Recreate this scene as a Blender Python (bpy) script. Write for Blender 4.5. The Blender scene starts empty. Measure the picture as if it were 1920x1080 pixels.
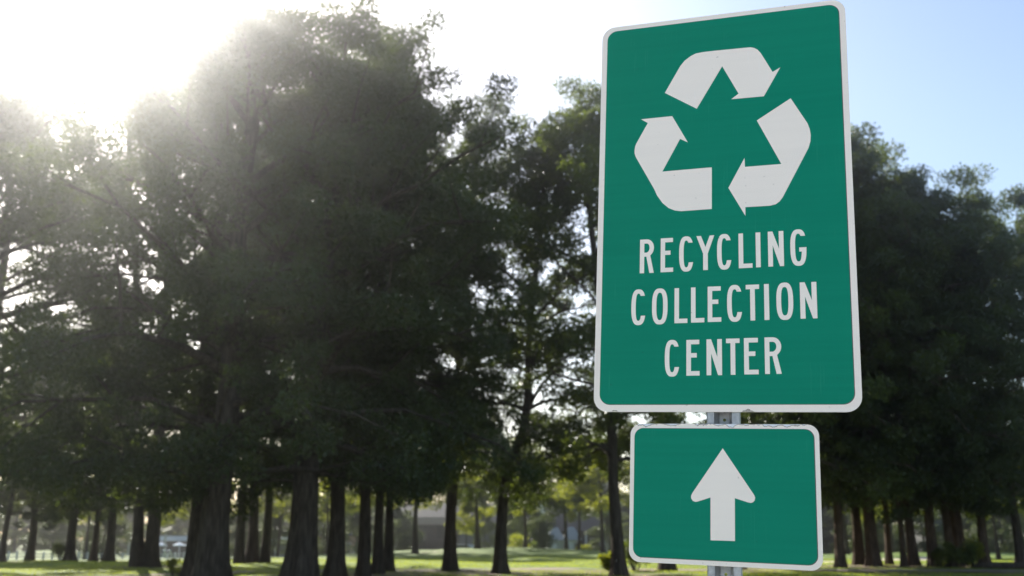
import bpy, bmesh, math, random
import numpy as np
from mathutils import Vector, Matrix
from mathutils.geometry import tessellate_polygon

scene = bpy.context.scene
col = scene.collection
R = math.radians

# ------------------------------------------------------------------ camera, sky, sun, exposure
HAZE_D, HAZE_G = .0014, .952
PITCH = 13.99
cam_d = bpy.data.cameras.new('camera'); cam = bpy.data.objects.new('camera', cam_d); col.objects.link(cam)
cam.location = (0, 0, 1.5); cam.rotation_euler = (R(90 + PITCH), 0, 0)
cam_d.lens = 35.0; cam_d.sensor_width = 36.0; cam_d.clip_start = 0.05; cam_d.clip_end = 3000
cam_d.dof.use_dof = True; cam_d.dof.focus_distance = 3.0; cam_d.dof.aperture_fstop = 3.6
scene.camera = cam

SUN_AZ, SUN_EL = -24.2, 30.3            # degrees from +Y (clockwise positive), above the horizon
w = bpy.data.worlds.new('World'); scene.world = w; w.use_nodes = True
nt = w.node_tree; nt.nodes.clear()
sky = nt.nodes.new('ShaderNodeTexSky'); sky.sky_type = 'NISHITA'; sky.sun_disc = False
sky.sun_elevation = R(SUN_EL); sky.sun_rotation = R(SUN_AZ)
sky.air_density = 1.0; sky.dust_density = 1.2; sky.ozone_density = 1.0; sky.altitude = 5
bg = nt.nodes.new('ShaderNodeBackground'); bg.inputs[1].default_value = 0.10
wo = nt.nodes.new('ShaderNodeOutputWorld')
nt.links.new(sky.outputs[0], bg.inputs[0]); nt.links.new(bg.outputs[0], wo.inputs[0])

sun_dir = Vector((math.sin(R(SUN_AZ)) * math.cos(R(SUN_EL)), math.cos(R(SUN_AZ)) * math.cos(R(SUN_EL)), math.sin(R(SUN_EL))))
sl = bpy.data.lights.new('sun', 'SUN'); sl.energy = 5.0; sl.angle = R(0.53); sl.color = (1.0, 0.95, 0.86)
sun = bpy.data.objects.new('sun', sl); col.objects.link(sun); sun.location = (-20, 40, 60)
sun.rotation_euler = sun_dir.to_track_quat('Z', 'Y').to_euler()

scene.view_settings.view_transform = 'Standard'; scene.view_settings.look = 'None'
scene.view_settings.exposure = 1.12; scene.view_settings.gamma = 1.0
scene.view_settings.use_curve_mapping = False
cy = scene.cycles
cy.max_bounces = 6; cy.diffuse_bounces = 3; cy.glossy_bounces = 2; cy.transmission_bounces = 3; cy.transparent_max_bounces = 4
cy.volume_bounces = 0; cy.use_denoising = True; cy.denoising_input_passes = 'RGB_ALBEDO_NORMAL'; cy.use_adaptive_sampling = False; cy.denoising_prefilter = 'ACCURATE'; cy.caustics_reflective = False; cy.caustics_refractive = False
cy.sample_clamp_indirect = 4.0

# ------------------------------------------------------------------ helpers
FPX = 1867.0; CP, SP = math.cos(R(PITCH)), math.sin(R(PITCH))
def gx(px, d):                       # sideways metres of a thing on the ground d metres ahead
    return (px - 960) / FPX / 1.0355 * d
def hz(py, d):                       # height of a point seen at row py, d metres ahead
    v = (py - 540) / FPX
    return 1.5 + d * (SP - CP * v) / (CP + SP * v)
def terrain(x, y):
    x = np.asarray(x, float); y = np.asarray(y, float)
    s = 1 / (1 + np.exp((x + 14) / 6))                       # 1 on the left, 0 on the right
    far = np.clip(y - 58, 0, 150)
    z = -far * (0.0125 + 0.006 * s)
    z += 0.92 * np.exp(-((x + 2) / 17) ** 2 - ((y - 97) / 17) ** 2)
    z += 1.15 * np.exp(-((x + 62) / 8) ** 2 - ((y - 140) / 11) ** 2)
    z += 0.5 * np.exp(-((x - 38) / 14) ** 2 - ((y - 92) / 10) ** 2)
    z += 0.05 * np.sin(x * .35 + 1.3) * np.sin(y * .27) + 0.03 * np.sin(x * 1.1 + y * .6)
    return z
def tz(x, y): return float(terrain(x, y))

def tag(o, label=None, cat=None, group=None, kind=None):
    if label: o['label'] = label
    if cat: o['category'] = cat
    if group: o['group'] = group
    if kind: o['kind'] = kind
    return o
def empty(name, loc=(0, 0, 0), rz=0.0):
    o = bpy.data.objects.new(name, None); col.objects.link(o); o.location = loc; o.rotation_euler = (0, 0, rz)
    o.empty_display_size = 0.2
    return o
def np_mesh(name, V, F, smooth=False):
    """V (n,3), F (m,k) of one polygon size"""
    V = np.asarray(V, np.float32); F = np.asarray(F, np.int32)
    m = bpy.data.meshes.new(name); k = F.shape[1]
    m.vertices.add(len(V)); m.vertices.foreach_set('co', V.ravel())
    m.loops.add(F.size); m.loops.foreach_set('vertex_index', F.ravel())
    m.polygons.add(len(F)); m.polygons.foreach_set('loop_start', np.arange(len(F), dtype=np.int32) * k)
    m.polygons.foreach_set('use_smooth', np.full(len(F), smooth, bool))
    m.update(calc_edges=True)
    return m
def link(name, mesh, mat, parent=None):
    o = bpy.data.objects.new(name, mesh); col.objects.link(o)
    if mat is not None and not mesh.materials: mesh.materials.append(mat)
    if parent is not None: o.parent = parent
    return o
class MB:
    """collects boxes, tubes, polygons; build() links them as one mesh object"""
    def __init__(s): s.v = []; s.f = []
    def add(s, vs, fs):
        b = len(s.v); s.v += [tuple(p) for p in vs]; s.f += [tuple(i + b for i in f) for f in fs]
    def box(s, x0, x1, y0, y1, z0, z1):
        vs = [(x, y, z) for z in (z0, z1) for y in (y0, y1) for x in (x0, x1)]
        s.add(vs, [(0, 2, 3, 1), (4, 5, 7, 6), (0, 1, 5, 4), (2, 6, 7, 3), (0, 4, 6, 2), (1, 3, 7, 5)])
        return s
    def tube(s, pts, rad, n=8, cap=True):
        V, F = tube(np.array(pts, float), np.array(rad, float), n)
        b = len(s.v); s.add(V, F.tolist())
        if cap:
            s.f.append(tuple(range(b, b + n))[::-1]); s.f.append(tuple(range(len(s.v) - n, len(s.v))))
        return s
    def prism(s, outer, y0, y1, holes=()):
        """2-D outline in x,z pulled from y0 (front) to y1 (back)"""
        loops = [outer] + list(holes)
        flat = [p for l in loops for p in l]
        tri = tessellate_polygon([[Vector((p[0], p[1], 0)) for p in l] for l in loops])
        n = len(flat)
        vs = [(p[0], y0, p[1]) for p in flat] + [(p[0], y1, p[1]) for p in flat]
        fs = []
        for a, b, c in tri:
            A, B, C = flat[a], flat[b], flat[c]
            cr = (B[0] - A[0]) * (C[1] - A[1]) - (B[1] - A[1]) * (C[0] - A[0])
            if cr < 0: b, c = c, b
            fs.append((a, b, c)); fs.append((a + n, c + n, b + n))
        o = 0
        for l in loops:
            for i in range(len(l)):
                j = (i + 1) % len(l); fs.append((o + i, o + j, o + j + n, o + i + n))
            o += len(l)
        s.add(vs, fs)
        return s
    def build(s, name, mat, parent=None, smooth=False):
        m = bpy.data.meshes.new(name); m.from_pydata(s.v, [], s.f); m.update()
        bm = bmesh.new(); bm.from_mesh(m); bmesh.ops.recalc_face_normals(bm, faces=bm.faces); bm.to_mesh(m); bm.free()
        if smooth:
            for p in m.polygons: p.use_smooth = True
        return link(name, m, mat, parent)
def tube(P, rad, n, lobes=None):
    """rings along the path P; lobes(i, theta) scales the radius"""
    k = len(P); T = np.gradient(P, axis=0); T /= np.linalg.norm(T, axis=1)[:, None] + 1e-9
    ref = np.where(np.abs(T[:, 2:3]) > .8, np.array([[1., 0, 0]]), np.array([[0., 0, 1]]))
    A = np.cross(T, ref); A /= np.linalg.norm(A, axis=1)[:, None] + 1e-9; B = np.cross(T, A)
    th = np.arange(n) * 2 * np.pi / n
    rr = np.repeat(rad[:, None], n, 1)
    if lobes is not None: rr = rr * lobes(np.arange(k)[:, None], th[None, :])
    V = P[:, None, :] + rr[..., None] * (np.cos(th)[None, :, None] * A[:, None, :] + np.sin(th)[None, :, None] * B[:, None, :])
    i = np.arange(k - 1)[:, None] * n; j = np.arange(n)[None, :]; j2 = (j + 1) % n
    F = np.stack([i + j, i + j2, i + n + j2, i + n + j], -1).reshape(-1, 4)
    return V.reshape(-1, 3), F
def copy_tree(o, parent=None):
    c = o.copy(); col.objects.link(c); c.parent = parent
    for ch in o.children: copy_tree(ch, c)
    return c

# ------------------------------------------------------------------ materials
def mat(name, color, rough=0.6, metal=0.0, spec=0.4):
    m = bpy.data.materials.new(name); m.use_nodes = True
    b = m.node_tree.nodes['Principled BSDF']
    b.inputs['Base Color'].default_value = (*color, 1); b.inputs['Roughness'].default_value = rough
    b.inputs['Metallic'].default_value = metal; b.inputs['Specular IOR Level'].default_value = spec
    return m
class NT:
    def __init__(s, m): s.t = m.node_tree; s.b = s.t.nodes.get('Principled BSDF')
    def n(s, kind, **kw):
        x = s.t.nodes.new('ShaderNode' + kind)
        for k, v in kw.items():
            if k in x.inputs: x.inputs[k].default_value = v
            else: setattr(x, k, v)
        return x
    def l(s, a, b): s.t.links.new(a, b)
    def coord(s, scale=(1, 1, 1), kind='Object', loc=(0, 0, 0)):
        c = s.n('TexCoord'); m = s.n('Mapping'); m.inputs['Scale'].default_value = scale; m.inputs['Location'].default_value = loc
        s.l(c.outputs[kind], m.inputs['Vector']); return m.outputs[0]
    def noise(s, vec, scale, detail=3, rough=.55):
        x = s.n('TexNoise'); x.inputs['Scale'].default_value = scale; x.inputs['Detail'].default_value = detail
        x.inputs['Roughness'].default_value = rough
        if vec is not None: s.l(vec, x.inputs['Vector'])
        return x.outputs['Fac']
    def ramp(s, fac, stops):
        r = s.n('ValToRGB'); e = r.color_ramp.elements
        while len(e) < len(stops): e.new(0.5)
        for q, (p, c) in zip(e, stops): q.position = p; q.color = (*c, 1) if len(c) == 3 else c
        s.l(fac, r.inputs[0]); return r.outputs[0]
    def rng(s, v, a, b, c=0., d=1.):
        r = s.n('MapRange'); r.inputs[1].default_value = a; r.inputs[2].default_value = b; r.inputs[3].default_value = c; r.inputs[4].default_value = d
        s.l(v, r.inputs[0]); return r.outputs[0]
    def mix(s, fac, a, b, mode='MIX'):
        x = s.n('MixRGB', blend_type=mode)
        for i, v in enumerate((fac, a, b)):
            if isinstance(v, (int, float)): x.inputs[i].default_value = v
            elif isinstance(v, tuple): x.inputs[i].default_value = (*v, 1)
            else: s.l(v, x.inputs[i])
        return x.outputs[0]
    def math(s, op, a, b=0.):
        x = s.n('Math', operation=op)
        for i, v in enumerate((a, b)):
            if isinstance(v, (int, float)): x.inputs[i].default_value = v
            else: s.l(v, x.inputs[i])
        return x.outputs[0]
    def bump(s, h, strength=.3, dist=.01):
        x = s.n('Bump'); x.inputs['Strength'].default_value = strength; x.inputs['Distance'].default_value = dist
        s.l(h, x.inputs['Height']); s.l(x.outputs[0], s.b.inputs['Normal'])

def bark_mat(name, dark, light):
    m = mat(name, dark, .9, spec=.15); N = NT(m)
    v = N.coord((5, 5, .9)); n1 = N.noise(v, 2.2, 6, .65); v2 = N.coord((1, 1, .5)); n2 = N.noise(v2, .8, 3)
    c = N.ramp(n1, [(.30, tuple(x * .35 for x in dark)), (.48, dark), (.72, light)])
    moss = N.rng(n2, .58, .72, 0, .35)
    N.l(N.mix(moss, c, (.05, .06, .03)), N.b.inputs['Base Color'])
    N.bump(n1, .9, .06)
    return m
BARK = bark_mat('oak_bark', (.060, .046, .036), (.125, .10, .08))
BARK_P = bark_mat('pine_bark', (.085, .058, .042), (.19, .135, .10))

def leaf_mat(name, a, b, trans, tfac=.38):
    m = bpy.data.materials.new(name); m.use_nodes = True; N = NT(m); t = m.node_tree
    g = N.n('NewGeometry'); oi = N.n('ObjectInfo')
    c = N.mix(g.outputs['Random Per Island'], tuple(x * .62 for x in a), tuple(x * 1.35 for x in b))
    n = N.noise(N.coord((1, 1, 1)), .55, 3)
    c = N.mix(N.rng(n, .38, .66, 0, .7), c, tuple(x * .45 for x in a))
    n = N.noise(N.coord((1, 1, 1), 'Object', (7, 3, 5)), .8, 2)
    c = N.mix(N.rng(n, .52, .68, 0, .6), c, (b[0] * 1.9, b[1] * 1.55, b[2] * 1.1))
    N.l(c, N.b.inputs['Base Color']); N.b.inputs['Roughness'].default_value = .42
    N.b.inputs['Specular IOR Level'].default_value = .45
    tr = N.n('BsdfTranslucent'); N.l(N.mix(g.outputs['Random Per Island'], trans, tuple(x * .6 for x in trans)), tr.inputs['Color'])
    mx = N.n('MixShader'); mx.inputs[0].default_value = tfac
    N.l(N.b.outputs[0], mx.inputs[1]); N.l(tr.outputs[0], mx.inputs[2]); N.l(mx.outputs[0], t.nodes['Material Output'].inputs['Surface'])
    return m
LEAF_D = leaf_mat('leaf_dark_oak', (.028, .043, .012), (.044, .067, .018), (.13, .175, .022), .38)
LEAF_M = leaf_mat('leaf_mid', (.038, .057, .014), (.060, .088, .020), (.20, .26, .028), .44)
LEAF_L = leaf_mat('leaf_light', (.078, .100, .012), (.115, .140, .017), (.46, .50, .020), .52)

def ground_mat():
    m = mat('ground_lawn', (.06, .11, .025), .85, spec=.2); N = NT(m)
    v = N.coord((1, 1, 1)); n1 = N.noise(v, .22, 4); n2 = N.noise(v, 7, 3); n3 = N.noise(v, 1.6, 4, .6)
    grass = N.mix(N.rng(n1, .35, .68), (.078, .140, .016), (.130, .182, .025))
    grass = N.mix(N.rng(n2, .3, .7, 0, .55), grass, (.145, .195, .030))
    dirt = N.mix(N.rng(n3, .35, .65), (.115, .078, .055), (.21, .150, .110))
    dirt = N.mix(N.rng(n2, .5, .72, 0, .6), dirt, (.29, .215, .16))
    a = N.n('Attribute', attribute_name='mulch')
    f = N.math('ADD', a.outputs['Fac'], N.rng(n3, .3, .7, -.35, .35))
    N.l(N.mix(N.rng(f, .42, .6), grass, dirt), N.b.inputs['Base Color'])
    N.bump(n2, .8, .05)
    return m
def simple_noise_mat(name, a, b, scale=4., rough=.7, bump=.2, bdist=.01, stretch=(1, 1, 1), spec=.35, metal=0.):
    m = mat(name, a, rough, metal, spec); N = NT(m); n = N.noise(N.coord(stretch), scale, 4, .6)
    N.l(N.mix(N.rng(n, .32, .68), a, b), N.b.inputs['Base Color'])
    if bump: N.bump(n, bump, bdist)
    return m
GROUND = ground_mat()
SAND = simple_noise_mat('bunker_sand', (.50, .42, .33), (.62, .53, .43), 6, .95)
PATH = simple_noise_mat('cart_path_grit', (.24, .175, .145), (.36, .275, .225), 3.5, .95, .4, .03)
GRASS = leaf_mat('grass_blade', (.075, .130, .018), (.130, .165, .030), (.56, .64, .06), .55)

# ------------------------------------------------------------------ the ground
TREES = []          # (x, y) of trunks, for the leaf litter
rng = np.random.default_rng(7)

# tree table: label, px of the base, distance, trunk radius, top row, crown base m, crown radius m, lean (m at top), leaf kind, style
FRONT = [
 ('thick oak trunk with deep fluted base beside the sandy path', 398, 28.5, .44, -25, 3.2, 6.6, (.5, 0), 'D', 'oak'),
 ('second stout oak hard behind the fluted oak by the path', 366, 33.5, .38, 30, 4.4, 5.6, (-.6, .3), 'D', 'oak'),
 ('broad oak with splayed roots and ragged crown, tallest of the wood', 563, 30.0, .45, -4, 4.0, 6.2, (.9, 0), 'D', 'oak'),
 ('tall straight oak with spreading root toes next to the broadest oak', 628, 38.0, .32, 30, 3.7, 5.6, (.8, 0), 'D', 'oak'),
 ('slim oak leaning slightly away from the straight oak beside it', 682, 39.5, .25, 55, 4.2, 5.2, (2.4, 0), 'D', 'oak'),
 ('pole-thin oak with dark bark, front one of a close pair', 709, 41.5, .21, 150, 4.4, 4.4, (1.6, 0), 'D', 'oak'),
 ('pole-thin oak with brownish bark, rear one of a close pair', 729, 44.0, .20, 168, 4.4, 4.2, (1.4, .5), 'M', 'oak'),
 ('open-crowned oak with wide flared foot and sky showing through branches', 845, 46.5, .31, 170, 4.8, 6.4, (1.2, 0), 'D', 'open'),
 ('open-crowned oak whose trunk kinks sideways halfway up', 938, 43.5, .27, 220, 4.9, 5.2, (1.2, 0), 'D', 'kink'),
 ('leafy oak with ivy-like sprays standing beside the green signs', 1160, 41.0, .27, 145, 4.6, 5.8, (-1.4, 0), 'M', 'open'),
 ('wide oak forked low into twin trunks by the lawn', 283, 51.0, .40, 25, 5.6, 8.4, (-1.2, 0), 'D', 'fork'),
 ('leaning dark oak with shaggy foot in front of the white fence', 131, 76.0, .36, 560, 4.0, 6.0, (2.4, 0), 'D', 'oak'),
 ('thin straight oak between leaning oak and forked oak, paler bark', 175, 79.0, .26, 610, 5.0, 5.0, (0, .5), 'M', 'oak'),
 ('short sturdy oak next to the forked oak on the lawn', 204, 77.0, .35, 540, 4.4, 6.0, (.6, .3), 'D', 'oak'),
 ('bushy oak with drooping skirt at the far end of the white fence', 56, 78.0, .34, 640, 2.4, 6.6, (.2, 0), 'D', 'oak'),
 ('slender oak at the very end of the white fence', 4, 72.0, .22, 650, 3.0, 5.0, (-1.5, 0), 'D', 'oak'),
 ('straight dark oak between the path and the grey shed', 449, 60.0, .30, 210, 5.0, 5.6, (0, 0), 'D', 'oak'),
 ('pale-barked oak, middle one of three behind the path', 472, 62.0, .34, 250, 5.6, 5.6, (.4, 0), 'M', 'oak'),
 ('crooked oak closest to the grey shed behind the path', 497, 61.0, .28, 160, 5.0, 6.0, (1.5, 0), 'D', 'oak'),
 ('oak with flared foot and bare lower trunk just past the arrow sign', 1576, 50.0, .25, 262, 3.0, 5.4, (-.3, 0), 'M', 'pine'),
 ('rough-barked pine hidden partly by its thicker neighbour', 1610, 53.0, .26, 258, 3.0, 5.6, (.4, 0), 'D', 'pine'),
 ('thickest pine of the belt beyond the arrow sign', 1637, 51.5, .36, 244, 3.0, 6.0, (0, 0), 'D', 'pine'),
 ('thin pine standing alone before the sand bunker', 1667, 55.0, .19, 268, 3.0, 5.0, (.3, 0), 'M', 'pine'),
 ('narrow pale pine touching a thicker mossy pine', 1694, 50.5, .15, 330, 3.0, 4.6, (.2, 0), 'D', 'pine'),
 ('mossy pine with yellowish foot shoots by the bunker', 1712, 51.5, .26, 240, 3.0, 5.8, (.2, 0), 'M', 'pine'),
 ('dark straight pine beside a pale wall in the belt', 1750, 51.0, .27, 312, 3.0, 5.4, (0, 0), 'D', 'pine'),
 ('leaning pine crossing in front of a grey-barked pine', 1783, 51.5, .25, 400, 3.0, 5.2, (-1.8, 0), 'D', 'pine'),
 ('grey-barked pine with low bushes round its foot', 1799, 53.0, .34, 340, 3.0, 5.6, (-.8, 0), 'D', 'pine'),
 ('straight pine between low bushes and a fallen log', 1846, 50.5, .25, 345, 3.0, 5.6, (.6, 0), 'D', 'pine'),
 ('pine with airy flat-topped crown at the end of the belt', 1914, 50.5, .23, 300, 5.5, 5.2, (-.8, 0), 'M', 'open'),
 ('pine at the wood edge past the airy flat-topped pine', 1985, 54.0, .26, 330, 3.2, 5.8, (0, 0), 'D', 'pine'),
 ('oak whose leafy boughs reach over the sunny lawn from one side', -125, 36.0, .45, 150, 4.2, 7.6, (.6, 0), 'D', 'oak'),
 ('dense oak standing in the lawn beyond the overhanging oak', -48, 49.0, .36, 170, 4.6, 6.8, (.3, 0), 'D', 'oak'),
 ('oak screened by the tall recycling sign, near the leafy oak', 1250, 47.0, .30, 215, 5.0, 6.0, (0, 0), 'D', 'oak'),
 ('oak screened by the signs, straight behind the post', 1385, 50.0, .30, 250, 5.0, 6.0, (0, 0), 'D', 'oak'),
 ('oak screened by the signs, next to the flared-foot oak', 1490, 52.0, .30, 262, 4.6, 6.0, (0, 0), 'D', 'oak'),
]
for r_ in FRONT: TREES.append((gx(r_[1], r_[2]), r_[2]))

def axis(pts):
    out = []
    for a, b, n in pts: out += list(np.linspace(a, b, n, endpoint=False))
    return np.array(out + [pts[-1][1]])
xs = axis([(-700, -90, 22), (-90, -34, 36), (-34, 34, 100), (34, 90, 36), (90, 700, 22)])
ys = axis([(-80, 30, 26), (30, 75, 86), (75, 130, 40), (130, 260, 26), (260, 1000, 16)])
X, Y = np.meshgrid(xs, ys); Z = terrain(X, Y)
nx, ny = len(xs), len(ys)
ii = (np.arange(ny - 1)[:, None] * nx + np.arange(nx - 1)[None, :]).ravel()
gm = np_mesh('ground', np.stack([X, Y, Z], -1).reshape(-1, 3), np.stack([ii, ii + 1, ii + nx + 1, ii + nx], -1), True)
mu = np.zeros_like(X)
for tx, ty in TREES:
    mu = np.maximum(mu, np.exp(-((X - tx) / 3.4) ** 2 - ((Y - ty) / 1.8) ** 2) * .75)
mu = np.maximum(mu, .62 * np.exp(-((Y - 45 - .12 * X) / 3.2) ** 2) * (X > -13) * (X < 12))
mu = np.maximum(mu, .70 * np.exp(-((Y - 44.5) / 2.6) ** 2) * (X > 8))
mu = np.maximum(mu, .5 * np.exp(-((X + 6) / 4.5) ** 2 - ((Y - 86) / 2.4) ** 2))
at = gm.attributes.new('mulch', 'FLOAT', 'POINT'); at.data.foreach_set('value', mu.ravel().astype(np.float32))
tag(link('ground', gm, GROUND), kind='structure')

def sheet(name, pts, mtl, lift=.012, sub=1):
    """a ground-hugging patch from a closed outline"""
    P = [Vector((p[0], p[1], 0)) for p in pts]
    n = len(P); c = sum(P, Vector()) / n
    V, F = [], []; rings = 7
    for k in range(rings):
        for p in P:
            q = c + (p - c) * (1 - k / rings); V.append((q.x, q.y, tz(q.x, q.y) + lift + .05 * min(1, k / 2)))
    V.append((c.x, c.y, tz(c.x, c.y) + lift + .05))
    for k in range(rings - 1):
        for i in range(n): F.append((k * n + i, k * n + (i + 1) % n, (k + 1) * n + (i + 1) % n, (k + 1) * n + i))
    for i in range(n): F.append(((rings - 1) * n + i, (rings - 1) * n + (i + 1) % n, len(V) - 1))
    m = bpy.data.meshes.new(name); m.from_pydata(V, [], F); m.update()
    for p in m.polygons: p.use_smooth = True
    return tag(link(name, m, mtl), kind='structure')
def blob(cx, cy, rx, ry, seed, n=28):
    r = random.Random(seed); ph = [r.uniform(0, 6.28) for _ in range(3)]
    return [(cx + rx * math.cos(a) * (1 + .12 * math.sin(2 * a + ph[0]) + .1 * math.sin(3 * a + ph[1])),
             cy + ry * math.sin(a) * (1 + .15 * math.sin(2 * a + ph[2]))) for a in (i * 6.2832 / n for i in range(n))]
sheet('sand_bunker', blob(gx(1700, 76), 76, 2.4, 3.4, 1), SAND)
sheet('sand_bunker', blob(gx(1765, 76), 78, 1.0, 3.0, 2), SAND)
sheet('sand_bunker', blob(gx(1545, 66), 66, 1.0, 1.2, 3), SAND)
sheet('sand_bunker', blob(gx(165, 165), 165, 4.0, 5.0, 4), SAND)
sheet('sand_bunker', blob(gx(26, 190), 190, 4.0, 5.0, 5), SAND)
# the gritty path that crosses in front of the oaks
pc = [(-30, 34.6), (-22, 37.0), (-16, 39.6), (-11.5, 43.0), (-8.5, 46.0), (-4, 47.5), (2, 48.2), (8, 47.6), (16, 46), (26, 45.4), (40, 45)]
PV, PF = [], []
for i, (x, y) in enumerate(pc):
    wd = [1.1, 1.2, 1.35, 1.4, 1.2, .9, .8, .8, .7, .7, .7][i]
    for s_ in (-1, -.3, .3, 1): PV.append((x, y + s_ * wd, tz(x, y + s_ * wd) + (.03 if abs(s_) < .5 else .006)))
for i in range(len(pc) - 1):
    for k in range(3): PF.append((i * 4 + k, i * 4 + 4 + k, i * 4 + 5 + k, i * 4 + 1 + k))
pm = bpy.data.meshes.new('dirt_path'); pm.from_pydata(PV, [], PF); pm.update()
tag(link('dirt_path', pm, PATH), kind='structure')

# unseen pale concrete paving and edging, added to bounce sunlight onto the signs
CONC = simple_noise_mat('bounce_concrete', (.53, .50, .455), (.63, .59, .54), 1.2, .9, .2, .01)
rd = MB()
for k in range(40):
    x0 = -120 + k * 6
    rd.box(x0 + .006, x0 + 5.994, -34, 1.6, -.30, tz(0, 0) + .10)
tag(rd.build('bounce_road', CONC), kind='structure')
tag(MB().box(-120, 120, 1.605, 1.76, -.30, tz(0, 0) + .22).build('added_kerb', CONC), kind='structure')

# short turf: real blades where the camera looks along the ground
def turf():
    n = 160000
    y = 33 + 47 * rng.random(n) ** 1.15; x = (rng.random(n) - .5) * 1.12 * y
    dens = np.zeros(n)
    for tx, ty in TREES: dens = np.maximum(dens, np.exp(-((x - tx) / 2.6) ** 2 - ((y - ty) / 1.5) ** 2))
    py_ = np.interp(x, [p[0] for p in pc], [p[1] for p in pc])
    keep = (rng.random(n) > dens * .9) & (np.abs(y - py_) > 1.2)
    x, y = x[keep], y[keep]; n = len(x); z = terrain(x, y) - .005
    h = .035 + .05 * rng.random(n) ** 2; a = rng.random(n) * 6.283; wd = .010 + .012 * rng.random(n)
    lx, ly = (rng.random(n) - .5) * .06, (rng.random(n) - .5) * .06
    V = np.stack([np.stack([x - np.cos(a) * wd, y - np.sin(a) * wd, z], -1), np.stack([x + np.cos(a) * wd, y + np.sin(a) * wd, z], -1),
                  np.stack([x + lx, y + ly, z + h], -1)], 1).reshape(-1, 3)
    o = link('grass', np_mesh('grass', V, np.arange(3 * n).reshape(-1, 3)), GRASS)
    tag(o, 'short mown green turf covering the ground beneath the trees', 'grass', kind='stuff')
turf()

# ------------------------------------------------------------------ trees
def rand_unit(r, n):
    v = r.normal(size=(n, 3)); return v / (np.linalg.norm(v, axis=1)[:, None] + 1e-9)
def leaf_mesh(name, C, rad, n, L, r, flat=.75, shell=.55):
    """n rhombic leaves spread through clumps C with radii rad"""
    p = rad ** 2; k = r.choice(len(C), n, p=p / p.sum())
    d = rand_unit(r, n)
    q = C[k] + d * (rad[k] * (shell + (1.05 - shell) * r.random(n)) * r.random(n) ** .28)[:, None] * np.array([1, 1, flat])
    u = d * .6 + rand_unit(r, n) * .9; u /= np.linalg.norm(u, axis=1)[:, None]
    s = np.cross(u, rand_unit(r, n)); s /= np.linalg.norm(s, axis=1)[:, None] + 1e-9
    nn = np.cross(u, s)
    l = L * (.6 + .7 * r.random(n)); wd = l * (.42 + .2 * r.random(n))
    tip = q + u * l[:, None]; mid = q + u * (l * .45)[:, None]
    side = s * (wd * .5)[:, None]; fold = nn * (wd * .14)[:, None]
    V = np.stack([q, mid + side + fold, tip, mid - side + fold], 1).reshape(-1, 3)
    return np_mesh(name, V, np.arange(4 * n).reshape(-1, 4))
def profile(t, style):
    t = min(.985, max(0, t))
    if style == 'pine': return (0.55 + .45 * math.sin(math.pi * min(1, t * .9 + .15))) * (1 - t ** 3) ** .45 + .12
    return max(.16, math.sin(math.pi * (t * .80 + .20)) ** .55 * (1 - .35 * t ** 4))
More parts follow.
